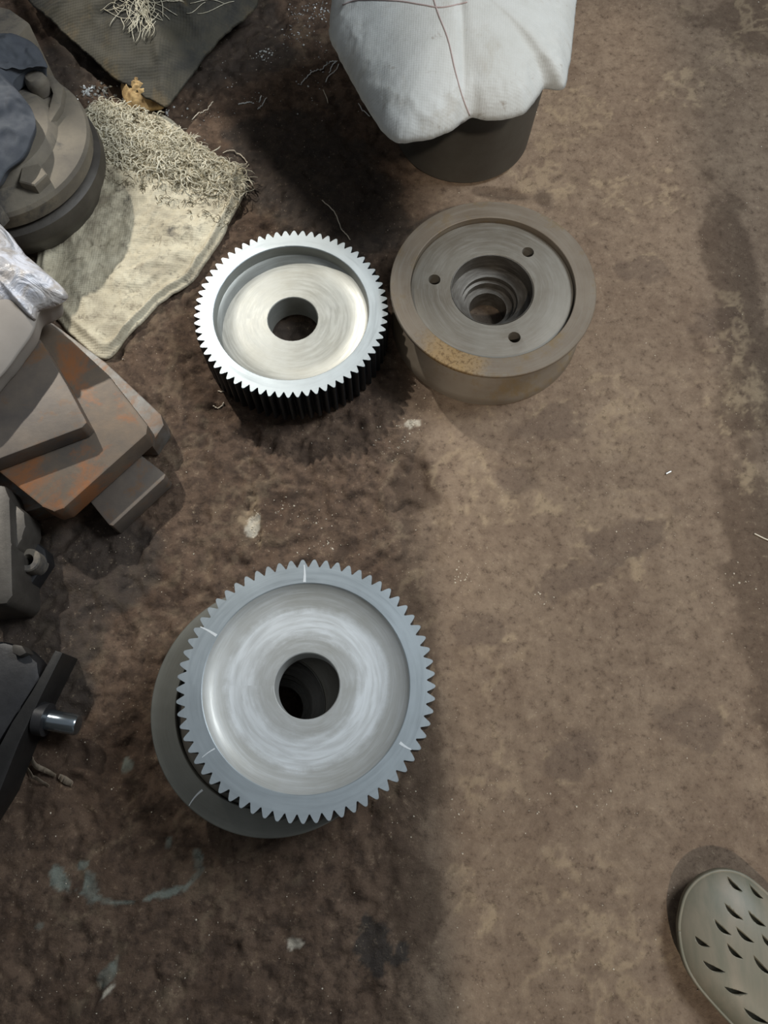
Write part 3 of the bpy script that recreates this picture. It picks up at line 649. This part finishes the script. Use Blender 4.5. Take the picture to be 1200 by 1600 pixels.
# ------------------------------------------------------------------ dark castings at the left edge
cx, cy = G(0, 860, 0.0); t = thing('cast_bracket', 'dark iron bracket with an upright rounded arm and a pale-ringed tube, below the plates', 'bracket', (cx, cy, 0))
def pr(name, px, z0, z1, m, t, bevel=0.003): return prism(name, [(a - t.location.x, b - t.location.y) for a, b in (G(x, y, z1) for x, y in px)], z0 - t.location.z, z1 - t.location.z, m, t, bevel)
pr('upright_arm', [(-60, 770), (-10, 754), (8, 758), (15, 778), (18, 850), (20, 930), (10, 944), (-60, 950)], 0.001, 0.085, M['grey_iron'], t, 0.006)
pr('side_lug', [(10, 792), (26, 788), (38, 800), (40, 822), (34, 842), (26, 858), (10, 862)], 0.02, 0.072, M['grey_iron'], t, 0.006)
pr('foot', [(10, 850), (50, 842), (70, 858), (74, 876), (44, 920), (18, 940), (4, 900)], 0.001, 0.030, M['dark_iron'], t, 0.004)
c = G3(42, 874, 0.052) - t.location
vs, fs = lathe([(0.014, 0.02), (0.0155, 0.022), (0.0155, 0.048), (0.014, 0.050), (0.0075, 0.050), (0.007, 0.048), (0.007, 0.02)], 40)
o = mesh('tube_end', [(x + c.x, y + c.y, z) for x, y, z in vs], fs, M['cast'], t, auto=R(35)); o['label'] = 'pale tube end with a dark hole'
cx, cy = G(20, 1100, 0.0); t = thing('machine_part', 'black greasy machine part with a polished shaft stub, at the left edge', 'machine part', (cx, cy, 0))
pr('end_plate', [(86, 1016), (98, 1020), (64, 1088), (30, 1160), (0, 1236), (-40, 1300), (-54, 1276), (-14, 1190), (18, 1130), (50, 1080)], 0.001, 0.052, M['black_iron'], t, 0.0015)
pr('housing_body', [(-80, 1010), (0, 1000), (36, 1010), (58, 1034), (64, 1060), (30, 1110), (-20, 1190), (-80, 1220)], 0.001, 0.045, M['dark_iron'], t, 0.010)
pr('lug', [(18, 1006), (34, 1008), (42, 1020), (30, 1026), (18, 1020)], 0.03, 0.055, M['grey_iron'], t, 0.003)
a_ = G3(60, 1122, 0.034) - t.location; b_ = G3(122, 1133, 0.034) - t.location; d_ = (b_ - a_).normalized()
vs, fs = tube([a_, a_ + (b_ - a_) * .5, b_ - d_ * 0.002, b_], 0.0125, 32, lambda s_: 1 if s_ < 0.9 else 0.88)
mesh('shaft_stub', vs, fs, M['polished'], t, auto=R(40))
vs, fs = tube([a_, a_ + d_ * 0.012], 0.020, 32); mesh('shaft_collar', vs, fs, M['dark_iron'], t, auto=R(40))
def strip(name, px, wdt, label, m):
    pts = [Vector((*G(p[0], p[1]), 0)) for p in catline(px, 6)]; vs = []; fs = []; w0 = wdt
    for i, p in enumerate(pts):
        d = (pts[min(i + 1, len(pts) - 1)] - pts[max(i - 1, 0)]).normalized(); wdt = w0 * (0.35 + 0.75 * sin(pi * (0.12 + 0.8 * i / len(pts)))); s_ = Vector((-d.y, d.x, 0)) * wdt; z = zf(p.x, p.y) + 0.002 + 0.004 * sin(pi * i / len(pts))
        vs += [p - s_ + Vector((0, 0, z)), p + s_ + Vector((0, 0, z + 0.003)), p + s_ + Vector((0, 0, z + 0.0045)), p - s_ + Vector((0, 0, z + 0.0015))]
    for i in range(len(pts) - 1):
        for k in range(4): l_ = (k + 1) % 4; fs.append((4 * i + k, 4 * i + l_, 4 * i + 4 + l_, 4 * i + 4 + k))
    fs += [(3, 2, 1, 0), tuple(len(vs) - 4 + k for k in range(4))]
    return tag(mesh(name, vs, fs, M[m], auto=R(75)), label, 'scrap')
strip('metal_offcut', [(48, 1182), (58, 1196), (74, 1204), (88, 1212)], 0.003, 'upper curved strip of scrap below the black machine part', 'scrap')
strip('metal_offcut', [(38, 1196), (50, 1212), (64, 1218), (78, 1228)], 0.002, 'lower thin curved strip of scrap below the black machine part', 'scrap')
strip('metal_offcut', [(93, 1212), (102, 1219), (111, 1226)], 0.004, 'stubby scrap piece at the right end of the curved strips', 'scrap')

# ------------------------------------------------------------------ clog
zc = 0.040
cx, cy = G(1150, 1450, 0); t = thing('rubber_clog', 'grey-green rubber clog with slotted upper, toe entering at the lower right corner', 'shoe', (cx, cy, 0))
T0 = Vector(t.location)
olp = [(1057, 1452), (1060, 1420), (1070, 1390), (1092, 1367), (1124, 1356), (1160, 1364), (1198, 1394), (1236, 1434), (1275, 1490), (1300, 1570), (1305, 1640), (1275, 1690), (1215, 1680), (1165, 1625), (1115, 1572), (1082, 1532), (1064, 1495)]
ol = [G(a, b, 0.020) for a, b in olp]
cc = G(1180, 1520, 0.02)
def cl_top(X, Y, T): return 0.020 + 0.026 * (1 - T ** 2.6) ** 0.75
up = patch('slotted_upper', ol, cl_top, lambda X, Y, T: 0.016 + 0 * X, M['clog'], t, nr=50, sub=10, centre=cc); shift(up, T0)
ol3 = [(cc[0] + (x - cc[0]) * 0.94, cc[1] + (y - cc[1]) * 0.94) for x, y in ol]
so = patch('sole', ol3, lambda X, Y, T: 0.019 + 0 * X, lambda X, Y, T: 0.003 + 0.008 * T ** 8 * sstep(cc[1], cc[1] + .12, Y), M['clog'], t, nr=16, sub=10, centre=cc); shift(so, T0)
# raised welt round the upper
olw = catmull([(cc[0] + (x - cc[0]) * 0.975, cc[1] + (y - cc[1]) * 0.975) for x, y in ol], 10); olw.append(olw[0])
trc = surf(up)
P = []
for x, y in olw:
    h_ = trc.ray_cast(Vector((x, y, 1)) - T0, Vector((0, 0, -1)))
    if h_[0] is not None: P.append(h_[0] + Vector((0, 0, -0.0006)))
vs, fs = tube(P, 0.0022, 6); mesh('welt', vs, fs, M['clog'], t, smooth=True)
# slots carved through the upper
cs = []
slots = [(1147, 1383, 22, -50), (1181, 1395, 22, -50), (1145, 1426, 26, -45), (1182, 1438, 26, -42), (1128, 1451, 24, -45), (1163, 1463, 26, -42), (1096, 1473, 19, -38), (1147, 1488, 24, -46), (1190, 1510, 30, -48), (1115, 1513, 26, -25), (1149, 1550, 26, -14), (1181, 1590, 32, -30), (1200, 1473, 22, -46), (1225, 1540, 26, -45)]
for (px, py, L, an) in slots:
    a = R(an); hit_ = trc.ray_cast(Vector((0, 0, H)) - T0, (G3(px, py, 0) - Vector((0, 0, H))).normalized())
    if hit_[0] is None: continue
    c = hit_[0]; L_ = L / 1150 / 2; n = 8
    top = [(L_ * u, 0.0022 * (1 - u * u)) for u in np.linspace(-1, 1, n)]; bot = [(L_ * u, -0.0028 * (1 - u * u) - 0.0001) for u in np.linspace(1, -1, n)]
    pts = [(c.x + x * cos(a) - (y + 0.002 * (x / L_) ** 2) * sin(a), c.y + x * sin(a) + (y + 0.002 * (x / L_) ** 2) * cos(a)) for x, y in top[:-1] + bot[:-1]]
    o = prism('c', pts, c.z - 0.010, c.z + 0.012, None, None, bevel=0); o.location = T0; cs.append(o)
bpy.context.view_layer.update()
try: cut(up, cs)
except Exception as e: print('CUT', e)
if not up.data.materials: up.data.materials.append(M['clog'])

# ------------------------------------------------------------------ loose chips
def chips(name, gen, n, m, label, s0, s1):
    V = []; Fc = []
    k = 0
    while k < n:
        px, py = gen(); x, y = G(px, py); k += 1
        z = zf(x, y); s_ = random.uniform(s0, s1); a = random.uniform(0, 6.28); e = random.uniform(.25, 1)
        b = len(V)
        for dx, dy, dz in ((1, 0, 0.1), (0, e, 0.2), (-1, 0.2, .1), (-.2, -e, 0), (0, 0, .9), (0.1, 0, -.3)):
            V.append((x + s_ * (dx * cos(a) - dy * sin(a)), y + s_ * (dx * sin(a) + dy * cos(a)), z + s_ * dz + s_ * .3))
        for q_ in ((0, 1, 4), (1, 2, 4), (2, 3, 4), (3, 0, 4), (1, 0, 5), (2, 1, 5), (3, 2, 5), (0, 3, 5)): Fc.append(tuple(b + i for i in q_))
    return tag(mesh(name, V, Fc, M[m]), label, 'chips', kind='stuff')
def g_all():
    return random.uniform(0, 1200), random.uniform(0, 1600)
def g_cl(lst):
    def f():
        x, y, sx_, sy_ = random.choice(lst); return random.gauss(x, sx_), random.gauss(y, sy_)
    return f
chips('scattered_grit', g_all, 420, 'pale_chip', 'fine pale grit scattered thinly over the whole floor', 0.0006, 0.0014)
chips('metal_swarf', g_cl([(480, 20, 22, 12), (455, 50, 12, 14), (412, 86, 10, 6), (505, 15, 10, 10), (490, 75, 18, 30)]), 170, 'swarf', 'glittering steel swarf on the dark floor left of the white sack', 0.0008, 0.0026)
chips('metal_swarf', g_cl([(150, 150, 16, 8), (140, 142, 8, 6), (160, 138, 10, 5), (250, 175, 16, 8)]), 120, 'swarf', 'glittering steel swarf between the round housing and the straw', 0.001, 0.004)
chips('metal_swarf', g_cl([(320, 170, 20, 14), (400, 150, 14, 12), (470, 140, 40, 30), (350, 120, 20, 10)]), 60, 'swarf', 'sparse steel specks around the short shavings on the dark floor', 0.0006, 0.0016)
chips('pale_crumbs', g_cl([(640, 664, 9, 6), (610, 690, 20, 10), (560, 670, 50, 30), (490, 805, 20, 12), (440, 790, 12, 8), (500, 850, 25, 8), (395, 820, 8, 12)]), 150, 'pale_chip', 'pale crumbs on the soil between the two gears', 0.0006, 0.0018)
chips('pale_crumbs', g_cl([(715, 890, 10, 14), (730, 905, 8, 8), (840, 935, 10, 6), (1150, 910, 20, 12), (850, 1260, 60, 10), (710, 1290, 14, 30)]), 70, 'pale_chip', 'pale crumbs on the lighter floor right of the near gear', 0.0006, 0.0018)
